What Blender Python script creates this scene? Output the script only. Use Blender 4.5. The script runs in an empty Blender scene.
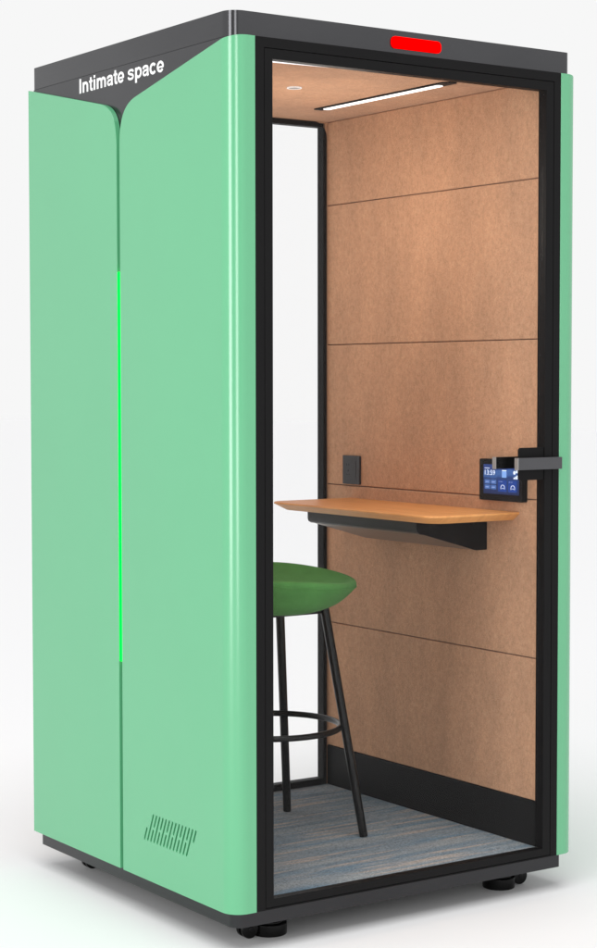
import bpy, bmesh, math, random
from math import pi, sin, cos, radians, atan2, hypot
from mathutils import Vector, Matrix, geometry
random.seed(4)
S = bpy.context.scene
COL = S.collection
# ---------------------------------------------------------------- dimensions (metres)
W, D = 1.1083, 1.0597            # outer width (x) and depth (y) over the coloured panels
ZB0, ZF0, ZG, ZT = .0604, .1, 2.2, 2.2606
SW, RC, TP = .0689, .046, .0150  # front strip width, corner radius, panel thickness
XI = 1.005                       # inner face of right wall
YB = 1.030                       # inner face of the rear side
ZF = .118                        # carpet top
ZC = 2.182                       # ceiling

# ---------------------------------------------------------------- materials
def mat(name, col, rough=.5, metal=0., spec=.5, coat=0., coat_rough=.05):
    m = bpy.data.materials.new(name); m.use_nodes = True
    b = m.node_tree.nodes['Principled BSDF']
    b.inputs['Base Color'].default_value = (*col, 1)
    b.inputs['Roughness'].default_value = rough
    b.inputs['Metallic'].default_value = metal
    b.inputs['Specular IOR Level'].default_value = spec
    b.inputs['Coat Weight'].default_value = coat
    b.inputs['Coat Roughness'].default_value = coat_rough
    return m
def nt(m): return m.node_tree.nodes, m.node_tree.links, m.node_tree.nodes['Principled BSDF']
def coords(m, scale=(1,1,1)):
    n, l, b = nt(m)
    tc = n.new('ShaderNodeTexCoord'); mp = n.new('ShaderNodeMapping')
    mp.inputs['Scale'].default_value = scale
    l.new(tc.outputs['Object'], mp.inputs['Vector']); return mp.outputs['Vector']
def noise(m, vec, scale, detail=4, rough=.6):
    n, l, b = nt(m); t = n.new('ShaderNodeTexNoise')
    t.inputs['Scale'].default_value = scale; t.inputs['Detail'].default_value = detail
    t.inputs['Roughness'].default_value = rough; l.new(vec, t.inputs['Vector']); return t.outputs['Fac']
def ramp(m, fac, stops):
    n, l, b = nt(m); r = n.new('ShaderNodeValToRGB'); e = r.color_ramp.elements
    e[0].position, e[0].color = stops[0][0], (*stops[0][1], 1)
    e[1].position, e[1].color = stops[-1][0], (*stops[-1][1], 1)
    for p, c in stops[1:-1]:
        k = e.new(p); k.color = (*c, 1)
    l.new(fac, r.inputs['Fac']); return r.outputs['Color']
def mixc(m, fac, a, c, mode='MIX'):
    n, l, b = nt(m); x = n.new('ShaderNodeMix'); x.data_type = 'RGBA'; x.blend_type = mode
    if isinstance(fac, float): x.inputs[0].default_value = fac
    else: l.new(fac, x.inputs[0])
    l.new(a, x.inputs[6]); l.new(c, x.inputs[7]); return x.outputs[2]
def bump(m, h, strength, dist=.001):
    n, l, b = nt(m); x = n.new('ShaderNodeBump')
    x.inputs['Strength'].default_value = strength; x.inputs['Distance'].default_value = dist
    l.new(h, x.inputs['Height']); l.new(x.outputs['Normal'], b.inputs['Normal'])

def powder(name, col, rough, spec, amt=.06, coat=0.):
    m = mat(name, col, rough, 0, spec, coat, .12)
    n, l, b = nt(m); v = coords(m)
    f = noise(m, v, 2.2, 3)
    c = ramp(m, f, [(.3, tuple(x*(1-amt) for x in col)), (.7, tuple(x*(1+amt) for x in col))])
    l.new(c, b.inputs['Base Color'])
    bump(m, noise(m, v, 900, 2), .04, .0004)
    return m
GREEN = powder('green_lacquer', (.112, .432, .217), .20, .9, .012, 0)
GREEN_DK = mat('dark_green_recess', (.03, .14, .06), .8, 0, .1)
def powder_metal(name, col, rough):
    m = powder(name, col, rough, .5, .06); m.node_tree.nodes['Principled BSDF'].inputs['Metallic'].default_value = .85
    return m
CAP = powder_metal('anthracite_metal', (.080, .080, .084), .17)
BASE = powder_metal('dark_base_metal', (.046, .046, .049), .2)
BLACK = powder('black_powder_coat', (.0095, .0092, .0095), .5, .09, .06)
BLACK_SAT = powder('satin_black_steel', (.006, .006, .006), .28, .25, .05)
RUBBER = powder('black_castor_plastic', (.003, .003, .003), .25, .22, .1)
TRAY = powder('charcoal_steel', (.030, .030, .032), .5, .3, .05)
HANDLE = powder('grey_handle_metal', (.068, .068, .073), .42, .3, .05)
HEND = mat('brushed_handle_end', (.38, .37, .36), .35, .6)
WHITE = mat('white_lettering', (.9, .9, .9), .5, 0, .3)

def felt(name, a, c, seed):
    m = mat(name, a, .95, 0, .1); n, l, b = nt(m)
    v = coords(m, (1, 1, .7)); v2 = coords(m)
    f1 = noise(m, v, 105, 4, .8); f2 = noise(m, coords(m, (1, 1, .35)), 9 + seed, 4); f3 = noise(m, v2, 420, 2, .7)
    c1 = ramp(m, f1, [(.38, a), (.50, tuple((p+q)/2*k for p, q, k in zip(a, c, (1.05, .98, .98)))), (.62, c)])
    c2 = ramp(m, f2, [(.3, (.88, .89, .90)), (.7, (1.10, 1.09, 1.08))])
    c3 = ramp(m, f3, [(.3, (.80, .80, .80)), (.7, (1.18, 1.18, 1.18))])
    r = mixc(m, 1., mixc(m, 1., c1, c2, 'MULTIPLY'), c3, 'MULTIPLY')
    l.new(r, b.inputs['Base Color'])
    b.inputs['Sheen Weight'].default_value = .08
    bump(m, f3, .35, .001)
    return m
FELT = felt('brown_felt', (.415, .245, .145), (.508, .308, .188), 0)

def carpet():
    m = mat('striped_carpet', (.1, .12, .14), .98, 0, .05); n, l, b = nt(m)
    v = coords(m, (.9, 8, 1)); v2 = coords(m, (1.3, 22, 1)); v3 = coords(m, (1.1, 11, 1)); v4 = coords(m)
    base = ramp(m, noise(m, v, 3.0, 4, .6), [(.28, (.120, .148, .172)), (.42, (.160, .208, .248)), (.52, (.205, .240, .265)), (.66, (.255, .280, .290))])
    beige = ramp(m, noise(m, v2, 2.1, 3, .55), [(.555, (0, 0, 0)), (.64, (.8, .8, .8))])
    n2 = n.new('ShaderNodeRGB'); n2.outputs[0].default_value = (.36, .31, .27, 1)
    n3 = n.new('ShaderNodeRGB'); n3.outputs[0].default_value = (.12, .20, .27, 1)
    blue = ramp(m, noise(m, v3, 2.7, 3, .55), [(.55, (0, 0, 0)), (.68, (.7, .7, .7))])
    def bw(c):
        x = n.new('ShaderNodeRGBToBW'); l.new(c, x.inputs[0]); return x.outputs[0]
    c = mixc(m, bw(blue), base, n3.outputs[0]); c = mixc(m, bw(beige), c, n2.outputs[0])
    f = noise(m, coords(m, (.55, 1.3, 1)), 300, 2, .7)
    sp = ramp(m, f, [(.32, (.62, .62, .63)), (.5, (1.12, 1.12, 1.12)), (.68, (1.55, 1.54, 1.53))])
    c = mixc(m, 1., c, sp, 'MULTIPLY'); l.new(c, b.inputs['Base Color'])
    bump(m, f, .5, .002)
    return m
CARPET = carpet()
def wood():
    m = mat('oiled_beech', (.6, .29, .1), .45, 0, .3); n, l, b = nt(m)
    v = coords(m, (14, .9, 3)); f = noise(m, v, 6, 5, .6)
    v2 = coords(m, (60, 2.2, 8)); f2 = noise(m, v2, 8, 3, .7)
    c = ramp(m, f, [(.25, (.68, .300, .094)), (.5, (.80, .370, .125)), (.8, (.88, .430, .155))])
    c2 = ramp(m, f2, [(.3, (.88, .86, .82)), (.6, (1, 1, 1))])
    l.new(mixc(m, 1., c, c2, 'MULTIPLY'), b.inputs['Base Color']); bump(m, f2, .12, .0005)
    return m
WOOD = wood()
def fabric():
    m = mat('green_wool', (.06, .22, .05), .9, 0, .12); n, l, b = nt(m); v = coords(m)
    f = noise(m, v, 420, 2, .7); f2 = noise(m, v, 25, 3)
    c = ramp(m, f, [(.3, (.062, .205, .046)), (.7, (.115, .325, .092))])
    c2 = ramp(m, f2, [(.3, (.92, .92, .92)), (.7, (1.06, 1.06, 1.06))])
    l.new(mixc(m, 1., c, c2, 'MULTIPLY'), b.inputs['Base Color'])
    b.inputs['Sheen Weight'].default_value = .06; bump(m, f, .4, .001)
    return m
FABRIC = fabric()
def emis(name, col, st):
    m = mat(name, tuple(x*.5 for x in col), .5, 0, 0); b = m.node_tree.nodes['Principled BSDF']
    b.inputs['Emission Color'].default_value = (*col, 1); b.inputs['Emission Strength'].default_value = st
    return m
LED_W = emis('white_led', (1, .97, .93), 1.6)
LED_G = emis('green_led', (0, 1, .055), 1.5)
LED_R = emis('red_led', (1, 0, 0), 1.0)
TXT_W = emis('screen_white', (.75, .85, 1), .75)
TXT_D = emis('screen_tile', (.10, .2, .5), .55)
def glass():
    m = bpy.data.materials.new('clear_thin_glass'); m.use_nodes = True
    n, l = m.node_tree.nodes, m.node_tree.links; n.clear()
    o = n.new('ShaderNodeOutputMaterial'); mx = n.new('ShaderNodeMixShader')
    t = n.new('ShaderNodeBsdfTransparent'); g = n.new('ShaderNodeBsdfGlossy')
    t.inputs[0].default_value = (1, 1, 1, 1); g.inputs['Roughness'].default_value = .02
    mx.inputs[0].default_value = .006
    l.new(t.outputs[0], mx.inputs[1]); l.new(g.outputs[0], mx.inputs[2]); l.new(mx.outputs[0], o.inputs[0])
    return m
GLASS = glass()
def display():
    m = mat('lit_blue_display', (.01, .02, .06), .3, 0, .2); n, l, b = nt(m)
    tc = n.new('ShaderNodeTexCoord'); sp = n.new('ShaderNodeSeparateXYZ'); l.new(tc.outputs['Generated'], sp.inputs[0])
    w = n.new('ShaderNodeTexNoise'); w.inputs['Scale'].default_value = 2.2; l.new(tc.outputs['Generated'], w.inputs['Vector'])
    a = n.new('ShaderNodeMath'); a.operation = 'MULTIPLY_ADD'; a.inputs[1].default_value = .35
    l.new(w.outputs['Fac'], a.inputs[0]); l.new(sp.outputs['Z'], a.inputs[2])
    c = ramp(m, a.outputs[0], [(.15, (.006, .012, .075)), (.55, (.010, .035, .16)), (.72, (.012, .05, .22)), (.78, (.06, .17, .50)), (.95, (.07, .2, .58)), (1.15 if False else 1., (.02, .06, .3))])
    l.new(c, b.inputs['Emission Color']); b.inputs['Emission Strength'].default_value = .55
    return m
DISPLAY = display()

# ---------------------------------------------------------------- helpers
def tag(o, label=None, cat=None, group=None, kind=None):
    if label: o['label'] = label
    if cat: o['category'] = cat
    if group: o['group'] = group
    if kind: o['kind'] = kind
    return o
def empty(name, loc, label, cat):
    o = bpy.data.objects.new(name, None); COL.objects.link(o); o.location = loc; o.empty_display_size = .1
    return tag(o, label, cat)
def root_of(o):
    while o.parent: o = o.parent
    return o
def link(name, bm, m, parent=None, bevel=0., smooth=35, seg=2, merge=True):
    if merge: bmesh.ops.remove_doubles(bm, verts=bm.verts, dist=1e-5)
    bmesh.ops.recalc_face_normals(bm, faces=bm.faces)
    me = bpy.data.meshes.new(name); bm.to_mesh(me); bm.free()
    o = bpy.data.objects.new(name, me); COL.objects.link(o)
    if parent:
        r = root_of(parent); me.transform(Matrix.Translation(-r.location)); o.parent = parent
    me.materials.append(m)
    for p in me.polygons: p.use_smooth = True
    me.set_sharp_from_angle(angle=radians(smooth))
    if bevel:
        b = o.modifiers.new('bevel', 'BEVEL'); b.width = bevel; b.segments = seg
        b.limit_method = 'ANGLE'; b.angle_limit = radians(50); b.harden_normals = True
    return o
def BM(): return bmesh.new()
def box(bm, x0, x1, y0, y1, z0, z1):
    v = [bm.verts.new((x, y, z)) for x in (x0, x1) for y in (y0, y1) for z in (z0, z1)]
    for f in ((0,1,3,2),(4,6,7,5),(0,4,5,1),(2,3,7,6),(0,2,6,4),(1,5,7,3)): bm.faces.new([v[i] for i in f])
    return bm
AX = {'x': lambda u, v, w: (w, u, v), 'y': lambda u, v, w: (u, w, v), 'z': lambda u, v, w: (u, v, w)}
def prism(bm, outer, w0, w1, axis, holes=(), skip=()):
    """extrude a 2-D outline (with holes) along an axis from w0 to w1"""
    f = AX[axis]; loops = [list(outer)] + [list(h) for h in holes]
    tri = geometry.tessellate_polygon([[Vector((u, v, 0)) for u, v in L] for L in loops])
    flat = [p for L in loops for p in L]
    a = [bm.verts.new(f(u, v, w0)) for u, v in flat]; b = [bm.verts.new(f(u, v, w1)) for u, v in flat]
    for t in tri:
        if len(set(t)) == 3:
            try: bm.faces.new([a[i] for i in t]); bm.faces.new([b[i] for i in reversed(t)])
            except ValueError: pass
    k = 0
    for li, L in enumerate(loops):
        n = len(L)
        for i in range(n):
            if li == 0 and i in skip: continue
            j = (i+1) % n
            bm.faces.new([a[k+i], a[k+j], b[k+j], b[k+i]])
        k += n
    return bm
def arc(cx, cy, r, a0, a1, n=10):
    return [(cx + r*cos(radians(a0+(a1-a0)*i/n)), cy + r*sin(radians(a0+(a1-a0)*i/n))) for i in range(n+1)]
def rrect(x0, x1, y0, y1, r, n=8):
    rs = r if isinstance(r, (tuple, list)) else (r,)*4      # bl, br, tr, tl
    P = []
    for (cx, cy, a, q) in ((x0, y0, 180, 0), (x1, y0, 270, 1), (x1, y1, 0, 2), (x0, y1, 90, 3)):
        rr = rs[q]
        if rr <= 0: P.append((cx, cy)); continue
        P += arc(cx + (rr if q in (0, 3) else -rr), cy + (rr if q in (0, 1) else -rr), rr, a, a+90, n)
    return P
def rect(x0, x1, y0, y1): return [(x0, y0), (x1, y0), (x1, y1), (x0, y1)]
def cyl(bm, c, r, h, n=40, axis='z', r2=None):
    r2 = r if r2 is None else r2; f = AX[axis]
    i = {'x': 0, 'y': 1, 'z': 2}[axis]; u0, v0 = [c[k] for k in range(3) if k != i]; w0 = c[i]
    A = [bm.verts.new(f(u0+r*cos(2*pi*k/n), v0+r*sin(2*pi*k/n), w0)) for k in range(n)]
    B = [bm.verts.new(f(u0+r2*cos(2*pi*k/n), v0+r2*sin(2*pi*k/n), w0+h)) for k in range(n)]
    bm.faces.new(A); bm.faces.new(B[::-1])
    for k in range(n): bm.faces.new([A[k], A[(k+1) % n], B[(k+1) % n], B[k]])
    return bm
def tube(bm, pts, r, n=16, closed=False, r_end=None):
    pts = [Vector(p) for p in pts]; m = len(pts); rings = []
    for i, p in enumerate(pts):
        t = (pts[(i+1) % m] - pts[i-1]) if closed else (pts[min(i+1, m-1)] - pts[max(i-1, 0)])
        t.normalize(); up = Vector((0, 0, 1)) if abs(t.z) < .9 else Vector((1, 0, 0))
        s = t.cross(up).normalized(); q = s.cross(t)
        rr = r if r_end is None else r + (r_end-r)*i/(m-1)
        rings.append([bm.verts.new(p + s*rr*cos(2*pi*k/n) + q*rr*sin(2*pi*k/n)) for k in range(n)])
    for i in range(m if closed else m-1):
        A, B = rings[i], rings[(i+1) % m]
        for k in range(n): bm.faces.new([A[k], A[(k+1) % n], B[(k+1) % n], B[k]])
    if not closed: bm.faces.new(rings[0][::-1]); bm.faces.new(rings[-1])
    return bm
def text_mesh(body, size, bold=0., extrude=.0004):
    c = bpy.data.curves.new('lettering_curve', 'FONT'); c.body = body; c.size = size; c.extrude = extrude; c.offset = bold
    o = bpy.data.objects.new('lettering_curve', c); COL.objects.link(o)
    bpy.context.view_layer.update()
    me = bpy.data.meshes.new_from_object(o.evaluated_get(bpy.context.evaluated_depsgraph_get()))
    bpy.data.objects.remove(o); bpy.data.curves.remove(c)
    return me
def lettering(name, body, parent, m, x, y_left, z_base, cap_h, width=None, bold=0., x_out=.0006):
    """text on a plane facing -x: runs towards -y, up is +z"""
    me = text_mesh(body, 1.0, bold, .5)
    I = text_mesh('I', 1.0, bold, .5); ch = max(v.co.y for v in I.vertices) - min(v.co.y for v in I.vertices); zb = min(v.co.y for v in I.vertices)
    bpy.data.meshes.remove(I)
    xs = [v.co.x for v in me.vertices]; x0, x1 = min(xs), max(xs)
    sy = cap_h/ch; sx = (width/(x1-x0)) if width else sy
    r = root_of(parent)
    for v in me.vertices:
        a, b, c = v.co
        v.co = Vector((x - (c+.5)*x_out, y_left - (a-x0)*sx, z_base + (b-zb)*sy)) - r.location
    me.name = name; me.materials.append(m)
    o = bpy.data.objects.new(name, me); COL.objects.link(o); o.parent = parent
    return o

# ================================================================ SETTING
bm = BM(); box(bm, -30, 34, -30, 60, -.02, 0)
FLOORM = mat('white_studio_floor', (.838, .838, .838), .7, 0, .05)
tag(link('floor', bm, FLOORM), kind='structure')

# ================================================================ BOOTH
booth = empty('phone_booth', (W/2, D/2, 0), 'green and anthracite single person phone booth with glass door and brown felt interior', 'phone booth')

# ---- coloured side panels
SL = .2064                                       # slope of the top edges
def front_panel_outline():
    P = [(RC, ZF0), (.5365, ZF0)]
    P += [(.5365, 1.99)]
    # S-curve up to the sloping top edge
    c0, c1, c2, c3 = Vector((.5365, 1.99)), Vector((.5365, 2.055)), Vector((.515, 2.092)), Vector((.455, 2.1055))
    for i in range(1, 17):
        t = i/16; p = c0*(1-t)**3 + 3*c1*t*(1-t)**2 + 3*c2*t*t*(1-t) + c3*t**3; P.append(tuple(p))
    P += [(RC, 2.1055 + (.455-RC)*SL)]
    return P
def rear_panel_outline():
    P = [(.5535, ZF0), (D, ZF0), (D, 2.1975)]
    e = (.640, 2.1975 - (D-.640)*SL*1.01)
    c0, c1, c2, c3 = Vector(e), Vector((.580, e[1]-.0125)), Vector((.5535, 2.065)), Vector((.5535, 1.99))
    P.append(e)
    for i in range(1, 17):
        t = i/16; p = c0*(1-t)**3 + 3*c1*t*(1-t)**2 + 3*c2*t*t*(1-t) + c3*t**3; P.append(tuple(p))
    return P
def slots():
    out = []
    sy, top, bot = .01612, .2760, .2035; dy = .0312; w = .0033
    def slot(k, f0, f1):
        # f: 0 top .. 1 bottom along the slanted slot
        yt, yb_ = .3770 - sy*k, .3770 - sy*k + dy
        p0 = Vector((yt + (yb_-yt)*f0, top + (bot-top)*f0)); p1 = Vector((yt + (yb_-yt)*f1, top + (bot-top)*f1))
        d = (p1-p0).normalized(); n = Vector((-d.y, d.x)); L = []
        for i in range(7):
            a = pi*i/6; L.append(tuple(p0 + n*w*cos(a) - d*w*sin(a)))
        for i in range(7):
            a = pi*i/6; L.append(tuple(p1 - n*w*cos(a) + d*w*sin(a)))
        return L
    for k in range(-1, 14):
        if k % 2 == 0: out.append(slot(k, .03, .97))
        else:
            if k >= 0: out.append(slot(k, .03, .42))
            if k < 13: out.append(slot(k, .58, .97))
    return out
def side(mirror):
    fx = (lambda x: W-x) if mirror else (lambda x: x)
    bm = BM()
    prism(bm, front_panel_outline(), 0, TP, 'x', holes=slots() if not mirror else (), skip=(len(front_panel_outline())-1,))
    # wrap round the front corner
    zt0 = 2.1055 + (.455-RC)*SL; n = 20; path = []
    for i in range(n+1):
        a = pi/2*i/n
        path.append(((RC-RC*cos(a), RC-RC*sin(a)), (RC-(RC-TP)*cos(a), RC-(RC-TP)*sin(a))))
    path.append(((SW, 0), (SW, TP)))
    rows = []
    for i, (o, n_) in enumerate(path):
        zt = min(ZG, zt0 + (RC-o[1])*SL*1.0)
        rows.append([bm.verts.new((o[0], o[1], ZF0)), bm.verts.new((o[0], o[1], zt)), bm.verts.new((n_[0], n_[1], ZF0)), bm.verts.new((n_[0], n_[1], zt))])
    for A, B in zip(rows, rows[1:]):
        bm.faces.new([A[0], B[0], B[1], A[1]]); bm.faces.new([A[2], A[3], B[3], B[2]])
        bm.faces.new([A[1], B[1], B[3], A[3]]); bm.faces.new([A[0], A[2], B[2], B[0]])
    A = rows[-1]; bm.faces.new([A[0], A[2], A[3], A[1]])
    for v in bm.verts: v.co.x = fx(v.co.x)
    a = link('side_panel', bm, GREEN, booth, .0012)
    bm = BM(); prism(bm, rear_panel_outline(), 0, TP, 'x')
    for v in bm.verts: v.co.x = fx(v.co.x)
    b = link('side_panel', bm, GREEN, booth, .0012)
    # glowing joint between the two panels
    bm = BM(); box(bm, .0012, .0150, .5374, .5526, .6502, 1.6667)
    for v in bm.verts: v.co.x = fx(v.co.x)
    link('accent_light', bm, LED_G, booth, .001)
    for za, zb in ((ZF0+.002, .6495), (1.6674, 2.03)):
        bm = BM(); box(bm, .0125, .0156, .5374, .5526, za, zb)
        for v in bm.verts: v.co.x = fx(v.co.x)
        link('joint_strip', bm, GREEN_DK, booth)
    return a, b
p1, p2 = side(False)
p1['label'] = 'green front side panel wrapping the corner, with slotted vent'
p2['label'] = 'green rear side panel with rounded inner top corner'
side(True)
bm = BM(); box(bm, .01505, .0156, .150, .445, .190, .290)
link('vent_backing', bm, GREEN_DK, booth)

# ---- body shell (dark, seen in the V above the panels)
for s, nm in ((0, 'left'), (1, 'right')):
    bm = BM(); x0, x1 = .0158, .0900
    box(bm, x0, x1, .0460, D-.002, ZF0+.001, ZG-.0005)
    for v in bm.verts: v.co.x = W-v.co.x if s else v.co.x
    link('body_side', bm, CAP, booth, .0008)
# ---- roof cap
bm = BM(); cap_x0, cap_x1 = .0158, W-.0158; cy0, cy1 = .0247, D+.0057
prism(bm, rrect(cap_x0, cap_x1, cy0, cy1, (.038, .016, .016, .016), 12), ZG, ZT, 'z')
link('roof_cap', bm, CAP, booth, .0015)
def earc(cx, cy, rx, ry, a0, a1, n=22):
    return [(cx + rx*cos(radians(a0+(a1-a0)*i/n)), cy + ry*sin(radians(a0+(a1-a0)*i/n))) for i in range(n+1)]
def smooth_path(P, n=5):
    out = []
    for i in range(len(P)-1):
        a, b, c, d = P[max(i-1, 0)], P[i], P[i+1], P[min(i+2, len(P)-1)]
        for k in range(n):
            t = k/n
            out.append(tuple(.5*(2*b[q] + (c[q]-a[q])*t + (2*a[q]-5*b[q]+4*c[q]-d[q])*t*t + (3*b[q]-a[q]-3*c[q]+d[q])*t**3) for q in (0, 1)))
    return out + [P[-1]]
XH, WD = .519, .128
def stem(x, y0, y1, w=.138): return ([(x, y0), (x, y1)], w)
GLYPH = {   # centre lines and widths of a heavy grotesque, in ems
    'I': (.278, [stem(.140, 0, .716, .146)]),
    'i': (.278, [stem(.140, 0, XH), stem(.140, .590, .716)]),
    'n': (.611, [stem(.135, 0, XH), (earc(.307, .290, .170, .172, 172, 0) + [(.477, 0)], WD)]),
    'm': (.889, [stem(.130, 0, XH), (earc(.290, .300, .157, .162, 172, 0) + [(.447, 0)], WD), (earc(.604, .300, .157, .162, 172, 0) + [(.761, 0)], WD)]),
    't': (.333, [(smooth_path([(.160, .670), (.160, .40), (.160, .15), (.185, .075), (.245, .052), (.320, .064)]), .125), ([(.015, .464), (.310, .464)], .108)]),
    'e': (.556, [(earc(.278, .260, .200, .210, -6, 325, 34), .118), ([(.100, .236), (.520, .236)], .084)]),
    'c': (.556, [(earc(.280, .260, .195, .210, 38, 322, 30), .126)]),
    'a': (.556, [(smooth_path([(.075, .355), (.120, .430), (.260, .465), (.390, .435), (.430, .350), (.430, .200), (.436, .080), (.470, 0)]), .120),
                 (smooth_path([(.430, .300), (.290, .276), (.150, .245), (.095, .160), (.135, .075), (.220, .050), (.340, .080), (.425, .160)]), .098)]),
    's': (.556, [(smooth_path([(.470, .370), (.410, .450), (.280, .468), (.140, .440), (.105, .365), (.170, .305), (.290, .272), (.410, .230), (.455, .150), (.405, .075), (.275, .050), (.130, .080), (.070, .165)]), .106)]),
    'p': (.611, [stem(.135, -.198, XH), (earc(.325, .260, .198, .205, 0, 360, 36), .124)]),
}
def bold_word(word, y_left, width):
    adv = sum(GLYPH[c][0] for c in word); sx = width/(adv-.10); sz = .0385/.716; bm = BM(); pen = -.05; lift = 0
    for ch in word:
        a, strokes = GLYPH[ch]
        for k, (P, wd) in enumerate(strokes):
            h = .0005 + .00012*k; L, Rr = [], []
            for q in range(len(P)):
                p, m_ = P[max(q-1, 0)], P[min(q+1, len(P)-1)]
                if P[0] == P[-1] or hypot(P[0][0]-P[-1][0], P[0][1]-P[-1][1]) < 1e-6:
                    p = P[q-1] if q else P[-2]; m_ = P[q+1] if q < len(P)-1 else P[1]
                d = Vector((m_[0]-p[0], m_[1]-p[1])).normalized(); nn = Vector((-d.y, d.x))*wd/2
                L.append((P[q][0]+nn.x, P[q][1]+nn.y)); Rr.append((P[q][0]-nn.x, P[q][1]-nn.y))
            def V(p, x): return bm.verts.new((x, y_left-(pen+p[0])*sx, 2.1558+p[1]*sz))
            fr = [(V(l_, .0157-h), V(r_, .0157-h), V(l_, .0157), V(r_, .0157)) for l_, r_ in zip(L, Rr)]
            for A, B in zip(fr, fr[1:]):
                bm.faces.new([A[0], A[1], B[1], B[0]]); bm.faces.new([A[0], B[0], B[2], A[2]]); bm.faces.new([A[1], A[3], B[3], B[1]])
            for A in (fr[0], fr[-1]): bm.faces.new([A[0], A[2], A[3], A[1]])
        pen += a
    link('sign_lettering', bm, WHITE, booth, merge=False)
bold_word('Intimate', .7835, .2440)
bold_word('space', .5170, .1800)
bm = BM(); prism(bm, rrect(.4900, .6485, 2.2150, 2.2452, .0125, 10), .0205, .0246, 'y')
link('indicator_lamp', bm, LED_R, booth, .001)
# ---- base
bm = BM(); prism(bm, rrect(.0222, W-.0378, .0218, D-.0055, (.030, .006, .006, .006), 12), ZB0, ZF0-.0006, 'z')
link('base_plinth', bm, BASE, booth, .0012)
# ---- front frame
LX0, LX1, LZ1, LZ0 = .0950, 1.0162, 2.1750, .1035
bm = BM(); prism(bm, rect(SW+.0006, W-SW-.0006, ZF0, ZG-.0006), 0.0004, .046, 'y', holes=[rect(LX0, LX1, LZ0, LZ1)])
link('door_frame', bm, BLACK, booth, .0008)
# ---- door leaf
door = BM(); g = .0014
prism(door, rect(LX0+g, LX1-g, LZ0+g, LZ1-g), .0010, .028, 'y', holes=[rect(.1195, .9888, .1253, 2.1494)])
door = link('door', door, BLACK, booth, .0008)
bm = BM(); box(bm, .1200, .9883, .0120, .0180, .1258, 2.1489)
link('glass_pane', bm, GLASS, door)
hp = BM(); prism(hp, rrect(.9030, .9880, 1.1205, 1.2065, (.006, 0, 0, .008), 6), .0040, .0115, 'y')
hp = link('lock_plate', hp, BLACK, door, .0006)
bm = BM(); box(bm, .8790, 1.0325, -.0200, -.0060, 1.1490, 1.1806)
ho = link('pull_handle', bm, HANDLE, door, .0008)
bm = BM(); box(bm, .8768, .8789, -.0203, -.0058, 1.1487, 1.1809); link('end_cap', bm, HEND, ho, .0005)
bm = BM(); box(bm, .9560, .9840, -.0059, .0039, 1.1530, 1.1770); link('handle_mount', bm, BLACK_SAT, ho)
bm = BM(); box(bm, .8790, .9850, .0700, .0840, 1.1490, 1.1806)
hi = link('pull_handle', bm, BLACK_SAT, door, .0008)
bm = BM(); box(bm, .8768, .8789, .0697, .0843, 1.1487, 1.1809); link('end_cap', bm, HEND, hi, .0005)
bm = BM(); box(bm, .9500, .9800, .0262, .0699, 1.1530, 1.1770); link('handle_mount', bm, BLACK_SAT, hi)
# ---- inner jambs between door and wall linings
for x0, x1 in ((.0905, .1045), (W-.1045, W-.0905)):
    bm = BM(); box(bm, x0, x1, .0465, .0490, .119, 2.181); link('jamb', bm, BLACK, booth)
# ---- interior linings
zs = [.2425, .632, 1.063, 1.4955, 1.9255, ZC-.0005]
for s in (0, 1):
    for a, b in zip(zs, zs[1:]):
        bm = BM(); box(bm, XI, 1.0165, .0495, YB-.0005, a+.0010, b-(.0002 if b > 2.1 else .0010))
        for v in bm.verts: v.co.x = W-v.co.x if s else v.co.x
        link('felt_panel', bm, FELT, booth, .0035, seg=3)
    bm = BM(); box(bm, XI+.0005, 1.0165, .0495, YB-.0005, ZF, .2415)
    for v in bm.verts: v.co.x = W-v.co.x if s else v.co.x
    link('skirting_board', bm, BLACK, booth, .001)
bm = BM(); box(bm, 1.0167, 1.0182, .05, 1.03, .12, 2.18); box(bm, .0902, .0917, .05, 1.03, .12, 2.18)
link('wall_backing', bm, mat('dark_brown_backing', (.22, .11, .06), .9), booth)
bm = BM(); box(bm, .0920, 1.0163, .1700, YB+.002, ZC, ZC+.0125)
ceil = link('ceiling_panel', bm, FELT, booth)
bm = BM(); box(bm, .0920, 1.0163, .0492, .1695, ZC+.0006, ZC+.0125)
link('ceiling_trim', bm, BLACK, booth)
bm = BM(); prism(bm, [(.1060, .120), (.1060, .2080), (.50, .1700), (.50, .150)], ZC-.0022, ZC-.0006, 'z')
link('edge_glow_strip', bm, emis('front_white_strip', (.95, .96, 1), 1.0), booth)  # added glowing strip imitating reflected light along the ceiling's front edge, no lamp
# linear lamp: black housing, glowing diffuser
bm = BM(); y0, y1 = .190, .805
prism(bm, [(.800, y0+.02), (.812, y0), (.838, y0), (.838, y1-.02), (.826, y1), (.800, y1)], ZC-.004, ZC-.0002, 'z')
lamp = link('ceiling_lamp', bm, BLACK, booth, .0005)
bm = BM(); prism(bm, rrect(.8085, .8305, .2350, .7750, .009, 6), ZC-.0060, ZC-.0042, 'z')
link('lamp_diffuser', bm, LED_W, lamp)
# small round downlight
bm = BM(); prism(bm, arc(.527, .507, .0205, 0, 360-360/32, 31), ZC-.003, ZC-.0002, 'z', holes=[arc(.527, .507, .0175, 0, 360-360/32, 31)])
dl = link('downlight', bm, emis('downlight_ring', (1, .97, .94), .5), booth)
bm = BM(); prism(bm, arc(.527, .507, .0170, 0, 360-360/32, 31), ZC-.0016, ZC-.0002, 'z')
link('lens', bm, mat('downlight_lens', (.16, .12, .1), .3), dl)
# ---- floor
bm = BM(); box(bm, .0905, 1.0175, .0465, YB+.0, ZF0+.0005, ZF); link('floor_carpet', bm, CARPET, booth)
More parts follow.
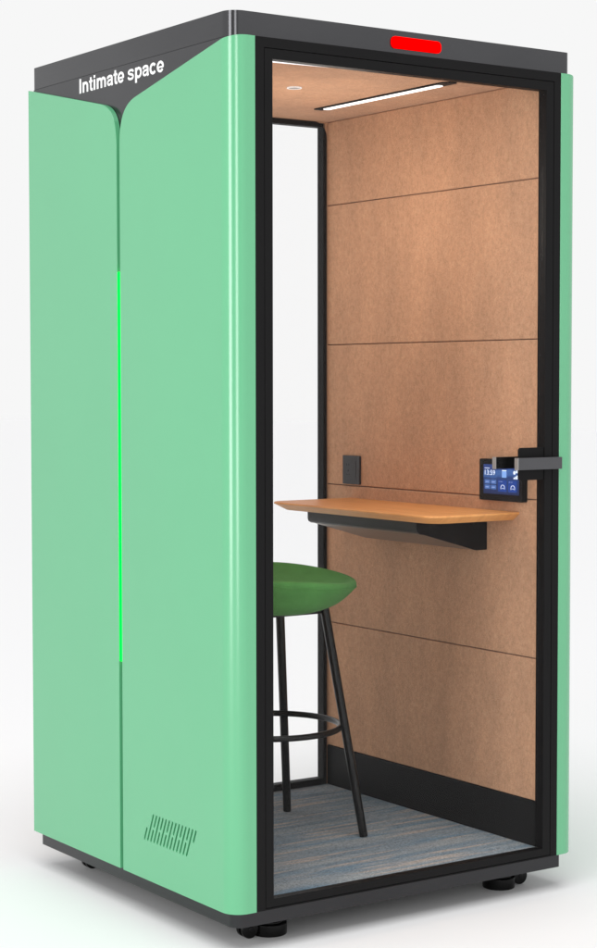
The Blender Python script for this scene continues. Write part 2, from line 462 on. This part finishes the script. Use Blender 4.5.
# ---- rear window: black frame with rounded outer corners on felt surround, clear pane
bm = BM(); prism(bm, rect(.0915, 1.0170, ZF0+.001, ZC+.012), YB+.0105, YB+.0285, 'y', holes=[rect(.1185, .9900, .138, 2.166)])
link('rear_wall', bm, BLACK, booth)
bm = BM(); prism(bm, rect(.0920, 1.0165, .119, ZC+.0), YB+.0005, YB+.0100, 'y', holes=[rect(.108, 1.0003, .121, 2.1795)])
link('felt_surround', bm, FELT, booth)
rw = BM(); prism(rw, rrect(.1060, 1.0022, .1185, 2.1812, (0, 0, .045, .045), 10), YB-.004, YB+.0103, 'y', holes=[rrect(.1190, .9895, .1385, 2.1655, .004, 3)])
rw = link('rear_window', rw, BLACK, booth, .001)
bm = BM(); prism(bm, rect(.1195, .9890, .1390, 2.1650), YB+.0200, YB+.0250, 'y'); link('glass_pane', bm, GLASS, rw)
# ---- power socket
so = BM(); prism(so, rrect(.8490, .9346, 1.0686, 1.1558, .002, 3), .9975, 1.0049, 'x')
so = link('power_socket', so, TRAY, booth, .0006)
bm = BM(); prism(bm, rrect(.8660, .9190, 1.0870, 1.1400, .002, 3), .9967, .9975, 'x', holes=[rrect(.9080, .9130, 1.125, 1.132, .001, 2), rrect(.8970, .9020, 1.125, 1.132, .001, 2), rrect(.9010, .9055, 1.108, 1.112, .001, 2), rrect(.9070, .9120, 1.096, 1.100, .001, 2), rrect(.8960, .9010, 1.096, 1.100, .001, 2)])
link('socket_insert', bm, mat('socket_insert_black', (.027, .027, .029), .5, 0, .3), so)
# ---- casters with levelling foot
def caster(cx, cy, sgn):
    h = BM(); cyl(h, (cx, cy, .0405), .030, .020, 32)
    box(h, min(cx, cx+sgn*.052), max(cx, cx+sgn*.052), cy-.012, cy+.012, .040, .060)
    h = link('caster', h, RUBBER, booth, .001)
    f = BM(); cyl(f, (cx, cy, .0), .044, .030, 28, r2=.045); cyl(f, (cx, cy, .030), .036, .006, 28)
    f = link('levelling_foot', f, RUBBER, h, .002)
    w = BM(); wx = cx+sgn*.066
    cyl(w, (wx, cy-.016, .0235), .0235, .012, 32, 'y'); cyl(w, (wx, cy+.004, .0235), .0235, .012, 32, 'y')
    cyl(w, (wx, cy-.018, .0235), .007, .036, 16, 'y')
    link('wheel', w, RUBBER, h, .002)
caster(.188, .125, -1); caster(.945, .130, 1); caster(.188, .945, -1); caster(.945, .945, 1)

# ================================================================ DESK
desk = empty('wall_desk', (XI, .52, .99), 'orange beech wall desk with chamfered edge on a charcoal bracket inside the booth', 'desk')
ZD = 1.0260
def desk_outline(ins, y0=.120, y1=.905, x0=.700):
    r = .050; P = [(XI-.0006, y1-ins)]
    P += arc(x0+ins+r, y1-ins-r, r, 90, 180, 8); P += arc(x0+ins+r, y0+ins+r, r, 180, 270, 8)
    P += [(XI-.0006, y0+ins)]
    return P
bm = BM(); lay = []
for z, ins in ((ZD, .0015), (ZD-.0018, .0), (ZD-.0050, .0), (ZD-.0230, .027)):
    lay.append([bm.verts.new((x, y, z)) for x, y in desk_outline(ins)])
bm.faces.new(lay[0]); bm.faces.new(lay[-1][::-1])
for A, B in zip(lay, lay[1:]):
    for k in range(len(A)): bm.faces.new([A[k], B[k], B[(k+1) % len(A)], A[(k+1) % len(A)]])
link('desktop', bm, WOOD, desk, smooth=25)
zt = ZD-.0232; ya, yb = .256, .778; xf = .757
br = BM()
prism(br, [(xf, zt), (xf, zt-.022), (xf+.003, zt-.030), (xf+.012, zt-.035), (.780, zt-.036), (.966, .9150), (XI-.0008, .9155), (XI-.0008, zt)], ya+.0032, yb, 'y')
br = link('bracket', br, TRAY, desk, .001)
bm = BM(); prism(bm, [(xf+.001, zt-.0002), (xf+.001, zt-.022), (xf+.012, zt-.0365), (.780, zt-.0375), (.966, .9135), (XI-.0006, .9140), (XI-.0006, zt-.0002)], ya, ya+.0030, 'y')
link('end_plate', bm, BLACK, br, .0004)
bm = BM(); prism(bm, [(.782, zt-.0366), (.966, .9146), (XI-.0020, .9150), (XI-.0020, .9142), (.966, .9138), (.782, zt-.0374)], ya+.004, yb-.004, 'y')
link('underside_plate', bm, mat('brushed_underside', (.30, .27, .24), .42, 1.), br)
for xx in (.815, .955):
    bm = BM(); cyl(bm, (xx, ya-.0015, zt-.014), .004, .0014, 16, 'y'); link('screw', bm, BLACK_SAT, br)

# ================================================================ TOUCH SCREEN
scr = empty('touch_screen', (XI, .177, 1.055), 'small black control screen with lit blue display on the felt wall near the door handle', 'control panel')
bm = BM(); prism(bm, rrect(.0875, .2665, 1.0542, 1.1682, .004, 4), .9852, XI-.0006, 'x'); link('housing', bm, BLACK, scr, .0012)
dy0, dy1, dz0, dz1 = .0995, .2475, 1.0728, 1.1535
bm = BM(); prism(bm, rect(dy0, dy1, dz0, dz1), .9842, .9851, 'x'); disp = link('display', bm, DISPLAY, scr)
xs = .9840
lettering('clock_digits', '13:59', disp, TXT_W, xs, dy1-.006, 1.1245, .0135, .043, bold=.0, x_out=.0003)
bm = BM(); box(bm, xs-.0003, xs, dy1-.026, dy1-.005, 1.1422, 1.1440); link('date_line', bm, TXT_W, disp)
def tile(y_left, z0, w, h, m, name='tile'):
    bm = BM(); prism(bm, rrect(y_left-w, y_left, z0, z0+h, .002, 3), xs-.0003, xs, 'x'); link(name, bm, m, disp)
tile(dy1-.076, 1.1215, .020, .018, mat('screen_pale', (.1, .1, .1)), 'tile') if False else None
tile(dy1-.078, 1.1190, .019, .0175, emis('pale_tile', (.22, .4, .8), .7), 'tile')
tile(dy1-.078, 1.1370, .019, .0028, TXT_W, 'tile')
for i in range(2):
    for j in range(2):
        tile(dy1-.006-.026*i, 1.0855+.0145*j, .022, .0115, TXT_D)
        tile(dy1-.009-.026*i, 1.0893+.0145*j, .014, .0032, emis('dim_text', (.5, .62, .9), .5), 'caption')
for yy in (dy1-.062, dy1-.104):
    tile(yy, 1.0800, .036, .0320, emis('dark_tile', (.03, .07, .3), .6))
    bm = BM(); a = arc(yy-.020, 1.0910, .0085, -30, 210, 20); b = arc(yy-.020, 1.0910, .0070, 210, -30, 20)
    prism(bm, a+b, xs-.0009, xs-.0004, 'x'); link('dial_icon', bm, TXT_W, disp)
    tile(yy-.003, 1.1065, .016, .0022, TXT_W, 'caption')
    tile(yy-.016, 1.0885, .008, .0022, TXT_W, 'caption')
# signal-like weather icon
bm = BM()
for k, (a, h) in enumerate(((0, .0045), (.006, .0075), (.012, .0105))):
    box(bm, xs-.0004, xs, dy1-.1265-a-.0048, dy1-.1265-a, 1.1165, 1.1165+h)
cyl(bm, (xs-.0004, dy1-.1300, 1.1340), .0052, .0004, 20, 'x'); cyl(bm, (xs-.0004, dy1-.1400, 1.1370), .0040, .0004, 20, 'x')
link('weather_icon', bm, TXT_W, disp)

# ================================================================ STOOL
cx, cy = .500, .597
stool = empty('bar_stool', (cx, cy, ZF), 'bar stool with green wool bucket seat on four black legs with footring inside the booth', 'stool')
bm = BM(); NS = 72; prof = [  # radius factor, z
    (0.0, .7440), (.35, .7440), (.55, .7450), (.64, .7490), (.715, .7560), (.79, .7680), (.85, .7820), (.905, .7980), (.95, .8140), (.982, .8270), (1.0, .8370), (1.006, .8460), (1.0, .8525), (.965, .8555), (.935, .8540), (.89, .8460), (.82, .8370), (.72, .8260), (.58, .8150), (.40, .8070), (.2, .8030), (0.0, .8020)]
rings = []
for f, z in prof:
    if f == 0: rings.append([bm.verts.new((cx, cy, z))]); continue
    R = []
    for k in range(NS):
        a = 2*pi*k/NS
        p = 2.45; r = .236*f / (abs(cos(a-.6))**p + abs(sin(a-.6))**p)**(1/p)
        # saddle: rim lower along the camera's right-left, higher at the back
        t = min(1, max(0, (z-.750)/.095))*f
        dz = -.029*t*cos(a+.6)**2 + .003*t*sin(a+.6)
        R.append(bm.verts.new((cx + r*cos(a), cy + r*sin(a), z + dz)))
    rings.append(R)
for A, B in zip(rings, rings[1:]):
    for k in range(NS):
        if len(A) == 1: bm.faces.new([A[0], B[(k+1) % NS], B[k]])
        elif len(B) == 1: bm.faces.new([A[k], A[(k+1) % NS], B[0]])
        else: bm.faces.new([A[k], A[(k+1) % NS], B[(k+1) % NS], B[k]])
seat = link('seat', bm, FABRIC, stool, smooth=80)
ss = seat.modifiers.new('subdivision', 'SUBSURF'); ss.levels = ss.render_levels = 1
bm = BM()
pts = []
for k in range(NS):
    a = 2*pi*k/NS; p = 2.45; r = .2360*1.001 / (abs(cos(a-.6))**p + abs(sin(a-.6))**p)**(1/p)
    pts.append((cx + r*cos(a), cy+r*sin(a), .8375 - .029*.96*cos(a+.6)**2 + .003*sin(a+.6)))
tube(bm, pts, .0016, 8, closed=True); link('piping', bm, FABRIC, seat)
bm = BM(); prism(bm, rrect(cx-.118, cx+.118, cy-.118, cy+.118, .03, 6), .7405, .7450, 'z'); link('mounting_plate', bm, BLACK_SAT, stool, .001)
for sx, sy in ((1, -1), (1, 1), (-1, 1), (-1, -1)):
    bm = BM(); p0 = (cx+sx*.190, cy+sy*.190, ZF+.001); p1 = (cx+sx*.112, cy+sy*.112, .7520)
    tube(bm, [p0, p1], .0118, 20, r_end=.0128)
    link('leg', bm, BLACK_SAT, stool, .001)
bm = BM(); tube(bm, [(cx+.200*cos(2*pi*k/72), cy+.200*sin(2*pi*k/72), .420) for k in range(72)], .0085, 16, closed=True)
link('footring', bm, BLACK_SAT, stool, smooth=60)

# ================================================================ LIGHT
w = bpy.data.worlds.new('World'); S.world = w; w.use_nodes = True
n, l = w.node_tree.nodes, w.node_tree.links; bg = n['Background']
tc = n.new('ShaderNodeTexCoord'); sp = n.new('ShaderNodeSeparateXYZ'); l.new(tc.outputs['Generated'], sp.inputs[0])
rp = n.new('ShaderNodeValToRGB'); e = rp.color_ramp.elements
e[0].position = .42; e[0].color = (.93, .93, .93, 1); e[1].position = .72; e[1].color = (.36, .36, .37, 1)
l.new(sp.outputs['Z'], rp.inputs['Fac']); 
dt = n.new('ShaderNodeVectorMath'); dt.operation = 'DOT_PRODUCT'; dt.inputs[1].default_value = (-.76, -.65, 0); l.new(tc.outputs['Generated'], dt.inputs[0])
r2 = n.new('ShaderNodeValToRGB'); q = r2.color_ramp.elements
q[0].position = .74; q[0].color = (1, 1, 1, 1); q[1].position = .86; q[1].color = (.38, .38, .38, 1); l.new(dt.outputs['Value'], r2.inputs['Fac'])
mm = n.new('ShaderNodeMix'); mm.data_type = 'RGBA'; mm.blend_type = 'MULTIPLY'; mm.inputs[0].default_value = 1
l.new(rp.outputs['Color'], mm.inputs[6]); l.new(r2.outputs['Color'], mm.inputs[7]); l.new(mm.outputs[2], bg.inputs['Color']); bg.inputs['Strength'].default_value = 1
def aim(o, d): o.rotation_euler = Vector(d).to_track_quat('-Z', 'Y').to_euler()
sun = bpy.data.lights.new('studio_key', 'SUN'); sun.energy = 1.95; sun.angle = radians(45); sun.color = (1, 1, 1)
so_ = bpy.data.objects.new('studio_key', sun); COL.objects.link(so_); aim(so_, (.22, .24, -.945))
def strip(loc, target, sx, sy, power):
    a = bpy.data.lights.new('strip_softbox', 'AREA'); a.shape = 'RECTANGLE'; a.size = sx; a.size_y = sy; a.energy = power
    o = bpy.data.objects.new('strip_softbox', a); COL.objects.link(o); o.location = loc
    aim(o, Vector(target)-Vector(loc)); return o
strip((-6.7, -2.1, 2.1), (0, 0, 1.1), 2.0, 4.0, 180)
strip((-4.4, -6.9, 2.1), (0, 0, 1.1), 1.8, 4.0, 135)
pl = bpy.data.lights.new('cabin_light', 'POINT'); pl.energy = 2.9; pl.shadow_soft_size = .15; pl.color = (1, .94, .86)
plo = bpy.data.objects.new('cabin_light', pl); COL.objects.link(plo); plo.location = (.63, .50, 1.88)
pl2 = pl.copy(); pl2.energy = 3.2; pl2.shadow_soft_size = .045
plo2 = bpy.data.objects.new('cabin_light', pl2); COL.objects.link(plo2); plo2.location = (.25, .62, 1.80)

# ================================================================ CAMERA
F_, PITCH, YAW, ROLL = 1887.529, .0492, .6006, -.0009
cam = bpy.data.cameras.new('camera'); co = bpy.data.objects.new('camera', cam); COL.objects.link(co); S.camera = co
Fv = Vector((sin(YAW)*cos(PITCH), cos(YAW)*cos(PITCH), -sin(PITCH))); Rv = Vector((cos(YAW), -sin(YAW), 0)); Uv = Rv.cross(Fv)
R2 = Rv*cos(ROLL) + Uv*sin(ROLL); U2 = -Rv*sin(ROLL) + Uv*cos(ROLL)
M = Matrix((R2, U2, -Fv)).transposed().to_4x4(); M.translation = Vector((-2.3944, -3.7762, 1.3836)); co.matrix_world = M
cam.sensor_fit = 'HORIZONTAL'; cam.sensor_width = 36; cam.lens = F_/597*36; cam.clip_end = 500; cam.clip_start = .05
S.view_settings.view_transform = 'Standard'; S.view_settings.look = 'None'; S.view_settings.exposure = 0; S.view_settings.gamma = 1
